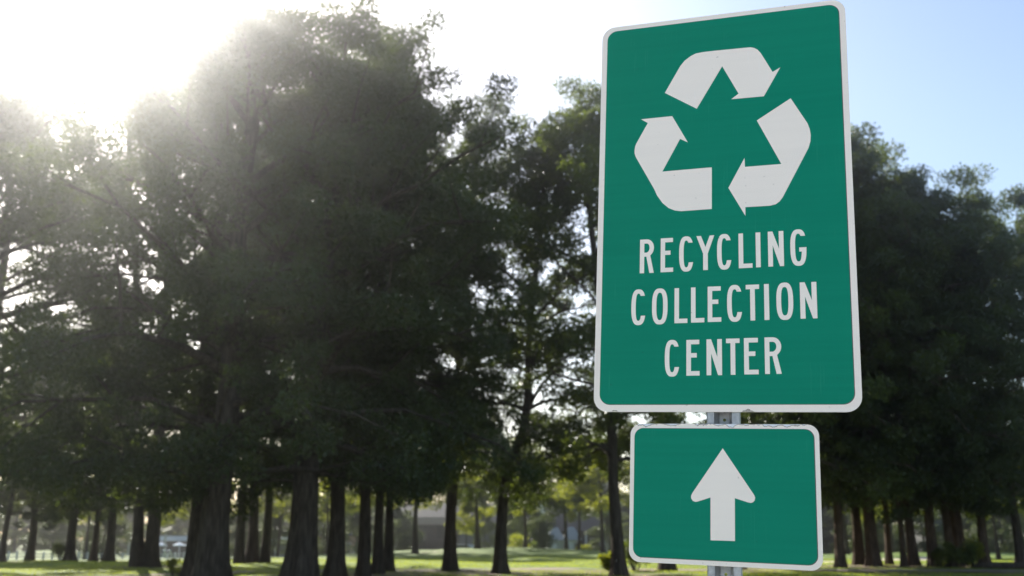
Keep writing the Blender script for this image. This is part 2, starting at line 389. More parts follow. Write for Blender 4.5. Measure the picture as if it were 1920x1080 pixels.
def make_tree(H, r0, cb, RC, lean=(0, 0), style='oak', leaves=60000, leafsize=.17, seed=1, kind='D', name='oak_tree', n_limb=26):
    """an Empty with trunk, branches, crown; base at the origin"""
    r = np.random.default_rng(seed)
    root = empty(name)
    bark = BARK_P if style == 'pine' else BARK
    ph = r.random(8) * 6.283
    def axis_at(z, off=0.):
        t = z / H
        x = lean[0] * t ** 1.6 + .10 * math.sin(z * .55 + ph[0]) * min(1, z / 4); y = lean[1] * t ** 1.6 + .10 * math.sin(z * .47 + ph[1]) * min(1, z / 4)
        if style == 'kink': x += 1.0 / (1 + math.exp(-(z - 5.4) * 1.7))
        return np.array([x, y, z])
    zs = np.concatenate([[-.25, 0, .12, .28, .5, .8, 1.2, 1.8, 2.6], np.linspace(3.6, H * .90, 13)])
    P = np.array([axis_at(max(z, 0)) + np.array([0, 0, min(z, 0)]) for z in zs])
    fl = 1 + (.28 + .4 * r.random()) * np.exp(-np.maximum(zs, 0) / (.42 + r0 * .5))
    tap = np.clip(1 - .62 * (np.maximum(zs, 0) / H) ** .9, .1, 1); tap[-1] = .10; tap[-2] = .2
    rad = r0 * .86 * fl * tap
    k1 = int(r.integers(4, 7))
    def lobes(i, th):
        z = np.maximum(zs[i.ravel()], 0)[:, None]
        e = np.exp(-z / .7)
        return 1 + (.08 + .26 * e) * np.cos(k1 * th + ph[2] + z * .1) + .05 * np.cos(9 * th + ph[3] + z * .25) + .04 * np.sin(3 * th + z * .8 + ph[4])
    V, F = tube(P, rad, 18, lobes)
    VV, FF = [V], [F]; nv = len(V)
    if style == 'fork':
        z2 = np.linspace(-.1, H * .85, 16); t2 = np.maximum(z2, 0) / H
        Q = np.array([axis_at(max(z, 0)) for z in z2]); Q[0, 2] = -.2; Q[:, 0] += -.60 - 2.6 * t2 ** 1.1; Q[:, 1] += -.1 + .3 * t2
        v, f = tube(Q, r0 * .66 * (1 + .7 * np.exp(-np.maximum(z2, 0) / .7)) * np.clip(1 - .8 * t2, .12, 1), 14); VV.append(v); FF.append(f + nv); nv += len(v)
    link('trunk', np_mesh('trunk', np.concatenate(VV), np.concatenate(FF), True), bark, root)
    BV, BF, nb = [], [], 0
    C, CR = [], []
    def branch(pts, ra, sides):
        nonlocal nb
        v, f = tube(np.array(pts), np.array(ra), sides); BV.append(v); BF.append(f + nb); nb += len(v)
    top = H * .97
    for i in range(n_limb):
        t = (i + r.random() * .8) / n_limb
        if style == 'open' or style == 'kink': t = (math.floor(i / 4) * 4 + 1.4 + r.random() * 1.3) / n_limb       # storeys of limbs with air between
        z0 = cb + (H * .88 - cb) * t; az = i * 2.39996 + ph[5] + r.random() * .7
        Lb = RC * profile(t, style) * (.72 + .42 * r.random())
        el = R(-15 + 72 * t ** .9 + r.normal() * 9) if style != 'pine' else R(-16 + 48 * t + r.normal() * 8)
        d = np.array([math.cos(az) * math.cos(el), math.sin(az) * math.cos(el), math.sin(el)])
        z1 = max(.5 * cb, z0 - (.5 + .6 * r.random()))
        p0 = axis_at(z1); pts = [p0]; n = 7; side = np.cross(d, [0, 0, 1]); bend = r.normal() * .16
        for k in range(1, n):
            s = k / (n - 1)
            q = p0 + d * Lb * s + np.array([0, 0, .9 * (1 - t)]) * math.sin(s * math.pi * .8) - np.array([0, 0, .10 * Lb]) * s ** 2.5 * (1.2 - t) + side * bend * Lb * s * s + r.normal(size=3) * .06 * Lb / 5
            pts.append(q)
        rb = r0 * (.40 - .22 * t) * (.7 + .5 * r.random())
        branch(pts, [rb * (1 - .85 * (k / (n - 1)) ** .8) + .006 for k in range(n)], 6)
        C.append(pts[-1]); CR.append((.55 + .5 * r.random()) * (.45 + .085 * RC))
        C.append(pts[-3]); CR.append((.45 + .4 * r.random()) * (.45 + .08 * RC))
        ns = 5 if t < .8 else 4
        for j in range(ns):
            s = .30 + .65 * (j + r.random()) / ns; b = pts[min(n - 2, int(s * (n - 1)))]
            a2 = az + (1 if j % 2 else -1) * (.5 + .8 * r.random()); e2 = el + r.normal() * .35 + .12
            ls = Lb * (.26 + .26 * r.random())
            d2 = np.array([math.cos(a2) * math.cos(e2), math.sin(a2) * math.cos(e2), math.sin(e2)])
            m = b + d2 * ls * .55 + r.normal(size=3) * .08; e = b + d2 * ls + np.array([0, 0, -.05 * ls]) + r.normal(size=3) * .12
            branch([b, m, e], [rb * .34, rb * .22, .006], 5)
            C.append(e); CR.append((.42 + .5 * r.random()) * (.42 + .085 * RC))
            if r.random() < .75: C.append(m + r.normal(size=3) * .25); CR.append((.38 + .4 * r.random()) * (.40 + .07 * RC))
    for j in range(9):
        q = axis_at(H * .93) + r.normal(size=3) * np.array([.9, .9, .5]) * (.14 * RC); q[2] = min(q[2], top)
        C.append(q); CR.append(.5 + .45 * r.random())
    C = np.array(C); CR = np.array(CR); BV = np.concatenate(BV)
    if H > 14 and name != 'far_tree':                     # browsed off below head height
        C[:, 2] = np.where(C[:, 2] < 3.4, 3.4 - (3.4 - C[:, 2]) * .38, C[:, 2]); BV[:, 2] = np.where(BV[:, 2] < 3.2, 3.2 - (3.2 - BV[:, 2]) * .38, BV[:, 2])
    link('branches', np_mesh('branches', BV, np.concatenate(BF), True), bark, root)
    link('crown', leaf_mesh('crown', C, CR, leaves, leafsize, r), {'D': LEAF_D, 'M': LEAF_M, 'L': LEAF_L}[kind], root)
    return root

GRP_F = 'trees of the wood behind the signs'
UNIQUE = {0, 2, 3, 7, 8, 9, 10, 29, 31}
archetype = {}
for i, (lab, px, D, r0, top, cb, RC, lean, kind, style) in enumerate(FRONT):
    H = hz(top, D) + .3
    nm = 'pine_tree' if style == 'pine' else 'oak_tree'
    x, y = gx(px, D), D
    if i in UNIQUE:
        nl = {0: 115000, 2: 115000, 3: 88000, 7: 74000, 8: 60000, 9: 70000, 10: 100000, 29: 40000, 31: 90000}[i]
        t = make_tree(H, r0, cb, RC, lean, style, nl, .130 if D < 35 else .155, 100 + i, kind, nm, 30 if style in ('open', 'kink') else 32)
        t.rotation_euler.z = 0
    else:
        var = (style, kind, i % 2 if kind == 'D' else 0)
        if var not in archetype:
            archetype[var] = (make_tree(22, .30, 5.2 if style != 'pine' else 4.3, 5.6, (1.0, .2), style, 61000, .172, 300 + len(archetype), kind, nm, 32), True)
        proto, fresh = archetype[var]
        t = proto if fresh else copy_tree(proto)
        archetype[var] = (proto, False)
        sx = RC / 5.6
        t.rotation_euler.z = 0 if abs(lean[0]) > 1.5 else (i * 1.7) % 6.283
        t.scale = (sx, sx, H / 22)
        for ch in t.children:
            if ch.name.startswith('trunk'):
                k = r0 / .30 / sx
                ch.scale = (min(k, 1.35), min(k, 1.35), 1)
    t.location = (x, y, tz(x, y))
    tag(t, lab, 'tree', GRP_F)

# smaller sunlit trees on the lawn, then the far wood
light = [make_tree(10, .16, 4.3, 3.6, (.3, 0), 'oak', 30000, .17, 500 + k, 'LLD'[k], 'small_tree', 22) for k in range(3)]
LIGHT = [
 ('sunlit yellow-green tree in front of the brown balcony house', 778, 84, 12.5, 5.2, 0), ('sunlit young tree seen between the slim oaks', 690, 90, 11.0, 4.6, 1),
 ('round dark-leaved tree before the pale garage house', 895, 92, 11.5, 4.8, 2), ('slim sapling standing on the mown mound', 874, 99, 4.6, 1.6, 0),
 ('light green tree between the garage house and the sheds', 985, 100, 10.5, 4.4, 0), ('dark-trunked tree before the white sheds', 1062, 104, 11.5, 4.4, 2),
 ('thin tree beside the porch with white posts', 1086, 103, 11.0, 3.8, 2), ('bright-leaved tree behind the leafy oak by the signs', 1130, 88, 9.5, 4.0, 1),
 ('sunlit tree overhanging the white patio parasols', 352, 96, 10.0, 4.0, 0), ('sunlit tree behind the grey shed', 520, 104, 11.0, 4.4, 1),
 ('sunlit tree between the shed and the tan house', 612, 100, 10.5, 3.8, 0), ('bright tree past the flared-foot oak on the fairway', 1590, 88, 11.5, 4.4, 1),
 ('pale-leaved tree behind the straight pine and low bushes', 1872, 74, 10.0, 3.2, 0), ('low bright tree behind the thin pine', 1675, 100, 10.0, 4.0, 0),
 ('pale sunlit tree beside the slender fence-end oak', -10, 110, 15.0, 6.0, 1), ('airy sunlit tree behind the leaning dark oak', 160, 118, 13.5, 5.0, 0),
]
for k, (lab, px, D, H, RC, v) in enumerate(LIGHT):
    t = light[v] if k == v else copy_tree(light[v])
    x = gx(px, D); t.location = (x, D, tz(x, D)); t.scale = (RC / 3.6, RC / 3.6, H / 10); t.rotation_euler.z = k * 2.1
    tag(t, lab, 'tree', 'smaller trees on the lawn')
under = make_tree(6.5, .12, .7, 2.7, (.1, 0), 'oak', 22000, .16, 560, 'D', 'shrub_tree', 18)
UNDER = [
 ('dark evergreen shrub tree beside the grey shed', 512, 112, 6.0, 2.6), ('dark evergreen shrub tree in front of the tan house', 606, 116, 6.5, 2.8),
 ('dark evergreen shrub tree between tan house and balcony house', 668, 122, 7.2, 3.2), ('dark evergreen shrub tree at the near corner of the balcony house', 735, 126, 7.0, 3.0),
 ('dark evergreen shrub tree between the balcony house and garage house', 908, 140, 8.2, 1.8),
 ('dark evergreen shrub tree at the screened porch corner', 960, 134, 7.0, 2.0), ('dark evergreen shrub tree behind the flowering shrub', 992, 124, 7.6, 2.6),
 ('dark evergreen shrub tree at the end of the porch', 1142, 128, 6.5, 2.8),
 ('dark evergreen shrub tree by the fence, behind the thin straight oak', 190, 122, 6.0, 3.2), ('dark evergreen shrub tree by the fence, past the leaning oak', 96, 150, 6.5, 4.0),
 ('dark evergreen shrub tree between path oaks and the grey shed', 452, 108, 6.0, 3.0), ('dark evergreen shrub tree at the edge of the fairway past the bunker', 1735, 112, 6.5, 3.4),
 ('dark evergreen shrub tree on the fairway past the thickest pine', 1630, 118, 6.5, 3.6), ('dark evergreen shrub tree behind the last pines', 1880, 112, 6.5, 3.6)]
for k, (lab, px, D, H, RC) in enumerate(UNDER):
    t = under if k == 0 else copy_tree(under)
    x = gx(px, D); t.location = (x, D, tz(x, D)); t.scale = (RC / 2.7, RC / 2.7, H / 6.5); t.rotation_euler.z = k * 1.3
    tag(t, lab, 'tree', 'dark shrub trees near the houses')
far = [make_tree(15, .25, .9, 5.4, (.4, .2), 'oak', 26000, .33, 600 + k, ('D', 'M')[k % 2], 'far_tree', 20) for k in range(3)]
rr = random.Random(5); k = 0
FARLAB = 'dark leafy tree in the distant wood beyond the lawn'
for row, (D, n, h0, h1) in enumerate(((200, 22, 13, 17), (224, 20, 16, 21), (236, 19, 9, 12))):
    for j in range(n):
        px = -130 + (j + rr.random() * .6) * 2200 / n
        d = D + rr.uniform(-10, 10) + (-45 if 1150 < px else 0)
        hh = rr.uniform(h0, h1) * (d / 205)
        t = far[k] if k < 3 else copy_tree(far[k % 3])
        x = gx(px, d); t.location = (x, d, tz(x, d) - .1); s = rr.uniform(.95, 1.35) * (1.3 if row == 2 else 1); t.scale = (s * 1.15, s * 1.15, hh / 15); t.rotation_euler.z = rr.uniform(0, 6)
        tag(t, FARLAB, 'tree', 'trees of the distant wood'); k += 1

# low bushes and shoots
def bush(px, D, h, wd, lab, kind='L', n=2600, seed=1, name='bush', leaf=.10):
    r = np.random.default_rng(seed); x = gx(px, D); root = empty(name, (x, D, tz(x, D)))
    mb = MB()
    C, CR = [], []
    for j in range(9):
        a = r.random() * 6.28; q = np.array([math.cos(a) * wd * .42 * r.random() ** .5, math.sin(a) * wd * .42 * r.random() ** .5, h * (.35 + .6 * r.random())])
        mb.tube([(q[0] * .15, q[1] * .15, -.03), (q[0] * .6, q[1] * .6, q[2] * .55), tuple(q)], [.02, .013, .004], 5, False)
        C.append(q); CR.append(.16 * (wd + h) * (.6 + .5 * r.random()))
    mb.build('stem', BARK, root)
    me = leaf_mesh('foliage', np.array(C), np.array(CR), n, leaf, r)
    co = np.empty(len(me.vertices) * 3, np.float32); me.vertices.foreach_get('co', co); co = co.reshape(-1, 3); co[:, 2] = np.maximum(co[:, 2], .02); me.vertices.foreach_set('co', co.ravel())
    link('foliage', me, {'D': LEAF_D, 'M': LEAF_M, 'L': LEAF_L}[kind], root)
    return tag(root, lab, 'bush', 'low bushes under the trees')
bush(1147, 43, .75, .9, 'leafy bush at the foot of the oak by the signs, path side', 'L', 2600, 1)
bush(1190, 45, 1.2, 1.7, 'leafy bush half hidden behind the corner of the arrow sign', 'M', 2600, 2)
bush(1772, 50, .8, 1.3, 'low bush between dark straight pine and leaning pine', 'M', 2200, 3)
bush(1800, 48.5, 1.1, 1.5, 'rounded dark bush in front of the grey-barked pine', 'M', 2600, 4)
bush(1826, 49.5, 1.25, 1.2, 'upright bright bush right beside the straight pine', 'L', 2200, 5)
bush(326, 39.5, .62, .34, 'lone bright weed shoot on the lawn edge beside the path', 'L', 420, 6, 'weed', .09)
bush(340, 41, .3, .6, 'tuft of small weeds at the foot of the fluted oak', 'L', 300, 7, 'weed', .08)
bush(113, 76, 1.2, 2.1, 'shaggy low bush at the foot of the leaning dark oak', 'D', 2200, 8)
bush(972, 112, 1.8, 2.6, 'clipped flowering shrub before the garage house', 'L', 2400, 9, leaf=.14)
bush(1000, 116, 1.3, 1.8, 'small round shrub between flowering shrub and sheds', 'M', 2000, 10, leaf=.14)
bush(1096, 116, .9, 2.4, 'low yellowish shrub beside the porch posts', 'L', 2000, 11, leaf=.14)
bush(758, 122, 4.2, 4.6, 'tall dark shrub before the brown balcony house', 'D', 5200, 12, leaf=.2)
bush(1010, 118, 4.0, 3.0, 'tall dark shrub beside the first white shed', 'D', 5200, 13, leaf=.2)
# a fallen log under the last pines
lx, ly = gx(1885, 49), 49.0
lg = MB().tube([(-1.7, 0, .16), (-.6, .05, .18), (.6, -.04, .17), (1.7, .03, .15)], [.15, .17, .16, .13], 10)
lo = lg.build('log', BARK, None, True); lo.location = (lx, ly, tz(lx, ly)); lo.rotation_euler.z = .12
tag(lo, 'dark fallen log lying on the grass between the last two pines', 'log')

# ------------------------------------------------------------------ fence, patio, palms, houses
WHITE = simple_noise_mat('white_paint', (.66, .67, .68), (.78, .78, .78), 9, .55, .1)
GREYW = simple_noise_mat('weathered_rail', (.30, .31, .30), (.42, .43, .41), 6, .8, .2)
fence = empty('rail_fence'); fpts = [(-18 + 16.5 * k, 97 + 1.6 * k) for k in range(23)]
base = None; prev = None
for k, (px, D) in enumerate(fpts):
    x = gx(px, D); z = tz(x, D)
    p = MB().box(-.075, .075, -.06, .06, -.15, .78).prism([(-.075, .78), (.075, .78), (0, .86)], -.06, .06).build('post', WHITE, fence)
    p.location = (x, D, z); p.rotation_euler.y = R(random.Random(k).uniform(-4, 4))
    if prev:
        (x0, y0, z0) = prev
        for hgt in (.30, .62):
            MB().tube([(x0, y0, z0 + hgt), (x, D, z + hgt)], [.045, .045], 6).build('rail', GREYW if k < 13 else WHITE, fence)
    prev = (x, D, z)
tag(fence, 'low white post fence with grey rails across the lawn', 'fence')

ROOFB = simple_noise_mat('metal_roof_pale', (.42, .47, .55), (.52, .57, .64), 3, .45, .1)
DARKW = simple_noise_mat('dark_siding', (.030, .028, .028), (.048, .045, .044), 5, .8, .2)
px0, D0 = 326, 178; gx0 = gx(px0, D0); gz0 = tz(gx0, D0)
pav = empty('pavilion', (gx0, D0, gz0))
MB().prism([(-4.2, 2.9), (4.2, 2.9), (3.4, 3.75), (-3.4, 3.75)], -1.8, 4.5).build('roof', ROOFB, pav)
MB().box(-3.6, 3.6, 1.2, 4.2, -.3, 2.898).build('wall', DARKW, pav)
for kx in (-3.9, -1.3, 1.3, 3.9): MB().box(kx - .07, kx + .07, -1.5, -1.36, -.3, 2.898).build('post', WHITE, pav)
tag(pav, 'open dark pavilion with pale blue metal roof beyond the fence', 'pavilion')
CANV = mat('parasol_canvas', (.70, .76, .82), .8); POLE = mat('parasol_pole', (.55, .5, .42), .5)
for k, px in enumerate((300, 334, 357)):
    d = 173 - k * 1.5; x = gx(px, d); u = empty('parasol', (x, d, tz(x, d)))
    c = MB(); n = 8; ring = [(1.05 * math.cos(a), 1.05 * math.sin(a), 2.15) for a in (i * math.pi / 4 for i in range(n))]
    low = [(p[0] * 1.0, p[1] * 1.0, 1.98) for p in ring]
    c.add(ring + [(0, 0, 2.62)], [(i, (i + 1) % n, n) for i in range(n)])
    c.add(ring + low, [(i, (i + 1) % n, n + (i + 1) % n, n + i) for i in range(n)])
    c.build('canopy', CANV, u); MB().tube([(0, 0, -.1), (0, 0, 2.7)], [.03, .025], 6).build('pole', POLE, u)
    MB().box(-.3, .3, -.3, .3, -.05, .09).build('base', GREYW, u)
    tag(u, ['white patio parasol under the pavilion edge by the forked oak', 'white patio parasol at the middle of the pavilion', 'white patio parasol at the pavilion corner near the thick oak'][k], 'parasol', 'patio parasols')
BLUE = mat('blue_plastic', (.10, .30, .55), .5)
d = 118; x = gx(311, d); tb = empty('picnic_table', (x, d, tz(x, d)))
MB().box(-.42, .42, -.35, .35, .95, 1.02).build('tabletop', BLUE, tb)
for s_ in (-.3, .3): MB().tube([(s_ - .15, -.3, 0), (s_ + .1, .3, .95)], [.05, .05], 6).build('leg', WHITE, tb); MB().tube([(s_ + .15, -.3, .95), (s_ + .45, .3, 0)], [.05, .05], 6).build('leg', WHITE, tb)
tag(tb, 'small blue-topped picnic table with slanted white legs', 'table')

PALM = leaf_mat('palm_frond', (.085, .12, .035), (.15, .16, .045), (.24, .28, .05), .35)
def palm(px, D, h, lab, seed):
    r = random.Random(seed); x = gx(px, D); root = empty('palm_tree', (x, D, tz(x, D)))
    MB().tube([(0, 0, -.2), (.05, 0, h * .4), (.02, 0, h * .8), (0, 0, h)], [.19, .15, .15, .13], 9).build('trunk', GREYW, root)
    for k in range(26):
        a = k * 2.4; el = r.uniform(-.75, 1.25); L = r.uniform(.85, 1.1); mb = MB()
        tip = Vector((math.cos(a) * math.cos(el), math.sin(a) * math.cos(el), math.sin(el))) * L * .55
        sd = Vector((-math.sin(a), math.cos(a), 0)); n = tip.cross(sd).normalized()
        mb.add([Vector((0, 0, 0)) - sd * .015, Vector((0, 0, 0)) + sd * .015, tip + sd * .01, tip - sd * .01], [(0, 1, 2, 3)])
        for j in range(9):                       # fan blades
            b = (j - 4) / 4 * 1.25; dr = (tip.normalized() * math.cos(b) + sd * math.sin(b)); e = tip + dr * .55 + Vector((0, 0, -.12 * abs(b)))
            mb.add([tip + dr.cross(n) * .02, tip - dr.cross(n) * .02, tip + dr * .3 - dr.cross(n) * .05, e, tip + dr * .3 + dr.cross(n) * .05], [(0, 1, 2, 3, 4)])
        f = mb.build('frond', PALM, root); f.location = (0, 0, h)
    tag(root, lab, 'palm', 'small fan palms')
palm(239, 160, 3.7, 'small fan palm between the short sturdy oak and forked oak', 1)
palm(307, 164, 4.4, 'small fan palm in front of the pavilion roof', 2)

BROWN = simple_noise_mat('brown_siding', (.040, .032, .027), (.058, .048, .040), 8, .8, .3, .01, (1, 1, 6))
GREYS = simple_noise_mat('grey_siding', (.105, .10, .10), (.145, .14, .14), 8, .8, .3, .01, (1, 1, 6))
SHING = simple_noise_mat('roof_shingle', (.040, .037, .037), (.070, .066, .065), 12, .9, .4, .02)
TANR = simple_noise_mat('tan_fascia', (.26, .20, .165), (.33, .26, .215), 7, .8)
GLASS = mat('window_glass', (.02, .024, .028), .08, spec=.6)
CREAM = simple_noise_mat('cream_siding', (.50, .50, .46), (.60, .60, .56), 8, .7)
TAN = simple_noise_mat('tan_stucco', (.34, .22, .15), (.42, .28, .20), 4, .85)
def house_at(name, px, D, lab):
    x = gx(px, D); h = empty(name, (x, D, tz(x, D) - .15)); tag(h, lab, 'house'); return h
def win(h, x, z, w_, hh, y, frame=CREAM):
    f = MB().prism([(x - w_ / 2 - .09, z - .09), (x + w_ / 2 + .09, z - .09), (x + w_ / 2 + .09, z + hh + .09), (x - w_ / 2 - .09, z + hh + .09)], y - .06, y + .02,
                   [[(x - w_ / 2, z), (x + w_ / 2, z), (x + w_ / 2, z + hh), (x - w_ / 2, z + hh)]]).build('window_frame', frame, h)
    MB().box(x - w_ / 2 - .01, x + w_ / 2 + .01, y - .02, y + .03, z - .01, z + hh + .01).build('pane', GLASS, f)
# brown balcony house
h = house_at('balcony_house', 826, 166, 'dark brown two storey house with balcony and tan fascia')
MB().box(-8.5, 7.6, 0, 10, -1.0, 5.3).build('wall', BROWN, h)
rf = MB().add([(-9.2, -1.5, 6.25), (8.3, -1.5, 6.25), (8.3, 5, 8.6), (-9.2, 5, 8.6), (-9.2, 11.5, 6.25), (8.3, 11.5, 6.25)], [(0, 1, 2, 3), (3, 2, 5, 4), (0, 3, 4), (1, 5, 2), (0, 4, 5, 1)])
rm = MB(); rm.add([(-9.2, -1.5, 6.25), (8.3, -1.5, 6.25), (8.3, 5, 8.6), (-9.2, 5, 8.6), (-9.2, 11.5, 6.25), (8.3, 11.5, 6.25)], [(0, 1, 2, 3), (3, 2, 5, 4), (0, 3, 4), (1, 5, 2), (0, 4, 5, 1)]); rm.build('roof', SHING, h)
MB().box(-9.2, 8.3, -1.52, -1.30, 5.05, 6.24).build('fascia', TANR, h)
MB().box(-9.0, 8.1, -1.29, -.003, 2.35, 2.62).build('balcony_floor', BROWN, h)
for k in range(6): MB().box(-9.0 + k * 3.4 - .09, -9.0 + k * 3.4 + .09, -1.26, -1.08, -1.0, 5.04).build('post', BROWN, h)
MB().box(-9.0, 8.1, -1.24, -1.16, 3.45, 3.56).build('handrail', BROWN, h)
for k in range(42): MB().box(-8.9 + k * .41, -8.85 + k * .41, -1.22, -1.18, 2.621, 3.449).build('baluster', BROWN, h)
for wx in (-6.6, -3.2, .2, 3.6, 6.2): win(h, wx, 3.0, 1.7, 1.9, -.005, BROWN)
MB().box(-7.6, -6.3, -.05, .02, -.6, 1.7).build('door', CREAM, h); win(h, -3.0, .3, 1.8, 1.3, -.005, BROWN); win(h, 3.0, .3, 1.8, 1.3, -.005, BROWN)
# garage house
h = house_at('garage_house', 912, 160, 'grey house with wide pale garage door and screened porch')
MB().box(-4.2, 7.4, 0, 9, -1, 4.9).build('wall', GREYS, h)
rm = MB(); rm.add([(-4.8, -.6, 4.8), (8.0, -.6, 4.8), (8.0, 4.5, 7.6), (-4.8, 4.5, 7.6), (-4.8, 9.6, 4.8), (8.0, 9.6, 4.8)], [(0, 1, 2, 3), (3, 2, 5, 4), (0, 3, 4), (1, 5, 2), (0, 4, 5, 1)]); rm.build('roof', SHING, h)
gd = MB().box(-3.8, 1.0, -.06, .02, -.9, 1.75).build('garage_door', WHITE, h)
for k in range(4): MB().box(-3.74, .94, -.085, -.061, -.84 + k * .66, -.84 + k * .66 + .58).build('panel', ROOFB, gd)
for kx in (1.5, 3.0, 5.0, 6.9): MB().box(kx - .08, kx + .08, -.55, -.40, -1, 4.7).build('post', GREYS, h)
MB().box(1.4, 7.0, -.53, -.42, 1.9, 2.1).build('beam', GREYS, h)
win(h, 2.3, 2.3, 1.2, 2.0, -.005, GREYS); win(h, 4.0, 2.3, 1.6, 2.0, -.005, GREYS); win(h, 4.0, -.7, 1.6, 2.3, -.005, GREYS); win(h, 6.0, 2.3, 1.3, 2.0, -.005, GREYS)
# two small white sheds
for k, (px, D, lab) in enumerate(((1042, 132, 'small white shed with grey gable roof, near the tall dark shrub'), (1073, 131, 'small white shed with grey roof and a shuttered window, near the porch'))):
    h = house_at('shed', px, D, lab); h['category'] = 'shed'; h['group'] = 'small white sheds'
    MB().box(-1.1, 1.1, 0, 2.6, -.3, 2.1).build('wall', CREAM, h)
    rm = MB(); rm.add([(-1.3, -.2, 2.05), (1.3, -.2, 2.05), (.35, 1.3, 3.7), (-.35, 1.3, 3.7), (-1.3, 2.8, 2.05), (1.3, 2.8, 2.05)], [(0, 1, 2, 3), (3, 2, 5, 4), (0, 3, 4), (1, 5, 2), (0, 4, 5, 1)]); rm.build('roof', GREYW, h)
    MB().box(-.75, .1, -.04, .02, -.25, 1.85).build('door', WHITE, h)
    if k: win(h, .68, .6, .5, 1.0, -.005, GREYS)
# porch house
h = house_at('porch_house', 1130, 140, 'dark house with white porch posts and a louvred gable')
MB().box(-9.5, 9, 2.2, 10, -1, 4.4).build('wall', DARKW, h)
rm = MB(); rm.add([(-10, -.2, 3.35), (9.6, -.2, 3.35), (9.6, 6, 7.2), (-10, 6, 7.2), (-10, 10.6, 4.2), (9.6, 10.6, 4.2)], [(0, 1, 2, 3), (3, 2, 5, 4), (0, 3, 4), (1, 5, 2), (0, 4, 5, 1)]); rm.build('roof', SHING, h)
for kx in (-2.2, .3, .75, 3.2, 5.7, 8.2): MB().box(kx - .12, kx + .12, .1, .34, -1, 3.34).build('post', CREAM, h)
gb = MB().prism([(-9.3, 4.6), (-7.2, 4.6), (-8.2, 7.9)], .5, 4.0).build('gable', GREYS, h)
for k in range(5): MB().box(-8.95 + k * .14, -7.5 - k * .16, .44, .499, 4.9 + k * .42, 5.15 + k * .42).build('louvre', WHITE, gb)
MB().box(-9.5, -6.9, .3, .49, 4.35, 4.599).build('fascia', TANR, h)
for wx in (-6, -.8, 2, 5): win(h, wx, .4, 1.3, 1.9, 2.195)
# grey shed behind the path, and the tan house
h = house_at('grey_shed', 535, 130, 'grey shed with pale roof and white pickets behind the crooked oak'); h['category'] = 'shed'
MB().box(-2.4, 2.6, 0, 3, -.3, 2.0).build('wall', GREYS, h); MB().prism([(-2.7, 2.0), (2.9, 2.0), (2.4, 2.75), (-1.4, 2.75)], -.4, 3.4).build('roof', ROOFB, h)
for k in range(14): MB().box(-2.6 + k * .36, -2.5 + k * .36, -1.2, -1.16, -.3, .75).build('picket', WHITE, h)
MB().box(-1.5, -.9, -.04, .02, .2, 1.5).build('shutter', CREAM, h); MB().box(.3, .9, -.04, .02, .2, 1.5).build('shutter', CREAM, h)
h = house_at('tan_house', 628, 140, 'tan stucco house with steep roof half hidden by oak trunks')
MB().box(-3.2, 3.4, 0, 7, -.6, 3.2).build('wall', TAN, h)
rm = MB(); rm.add([(-3.7, -.5, 3.1), (3.9, -.5, 3.1), (3.9, 3.5, 6.0), (-3.7, 3.5, 6.0), (-3.7, 7.5, 3.1), (3.9, 7.5, 3.1)], [(0, 1, 2, 3), (3, 2, 5, 4), (0, 3, 4), (1, 5, 2), (0, 4, 5, 1)]); rm.build('roof', SHING, h)
win(h, -1.4, .8, 1.0, 1.3, -.005); win(h, 1.5, .8, 1.0, 1.3, -.005); MB().box(2.3, 3.1, -.05, .02, -.5, 1.7).build('door', CREAM, h)
# pale wall beyond the pines
h = house_at('pale_house', 1768, 118, 'pale house wall glimpsed between dark pines beyond the bunker')
MB().box(-1.8, 2.6, 0, 6, -.6, 4.6).build('wall', GREYS, h)
rm = MB(); rm.add([(-2.3, -.5, 4.5), (3.1, -.5, 4.5), (3.1, 3, 6.4), (-2.3, 3, 6.4), (-2.3, 6.5, 4.5), (3.1, 6.5, 4.5)], [(0, 1, 2, 3), (3, 2, 5, 4), (0, 3, 4), (1, 5, 2), (0, 4, 5, 1)]); rm.build('roof', SHING, h)
win(h, 1.4, 1.2, .9, 1.3, -.005)
# a white car behind the mound
CARW = mat('car_paint_white', (.75, .77, .80), .25, spec=.6); TYRE = mat('tyre_rubber', (.02, .02, .02), .8)
D = 132; x = gx(868, D); car = empty('parked_car', (x, D, tz(x, D)), R(8))
prof = [(-2.2, .35), (2.2, .35), (2.25, .75), (1.9, .95), (1.1, 1.02), (.45, 1.45), (-1.0, 1.48), (-1.75, 1.0), (-2.2, .92)]
MB().prism(prof, -.85, .85).build('body', CARW, car)
MB().prism([(-1.5, 1.03), (.95, 1.03), (.40, 1.40), (-.95, 1.42)], -.862, -.851).build('side_window', GLASS, car)
for wx in (-1.35, 1.35):
    for wy in (-.8, .8):
        wh = MB().tube([(0, -.1, 0), (0, .1, 0)], [.33, .33], 16).build('wheel', TYRE, car); wh.location = (wx, wy, .33)
        MB().tube([(0, -.115, 0), (0, .115, 0)], [.2, .2], 12).build('rim', GREYW, wh)
tag(car, 'white car parked behind the grassy mound by the garage', 'car')

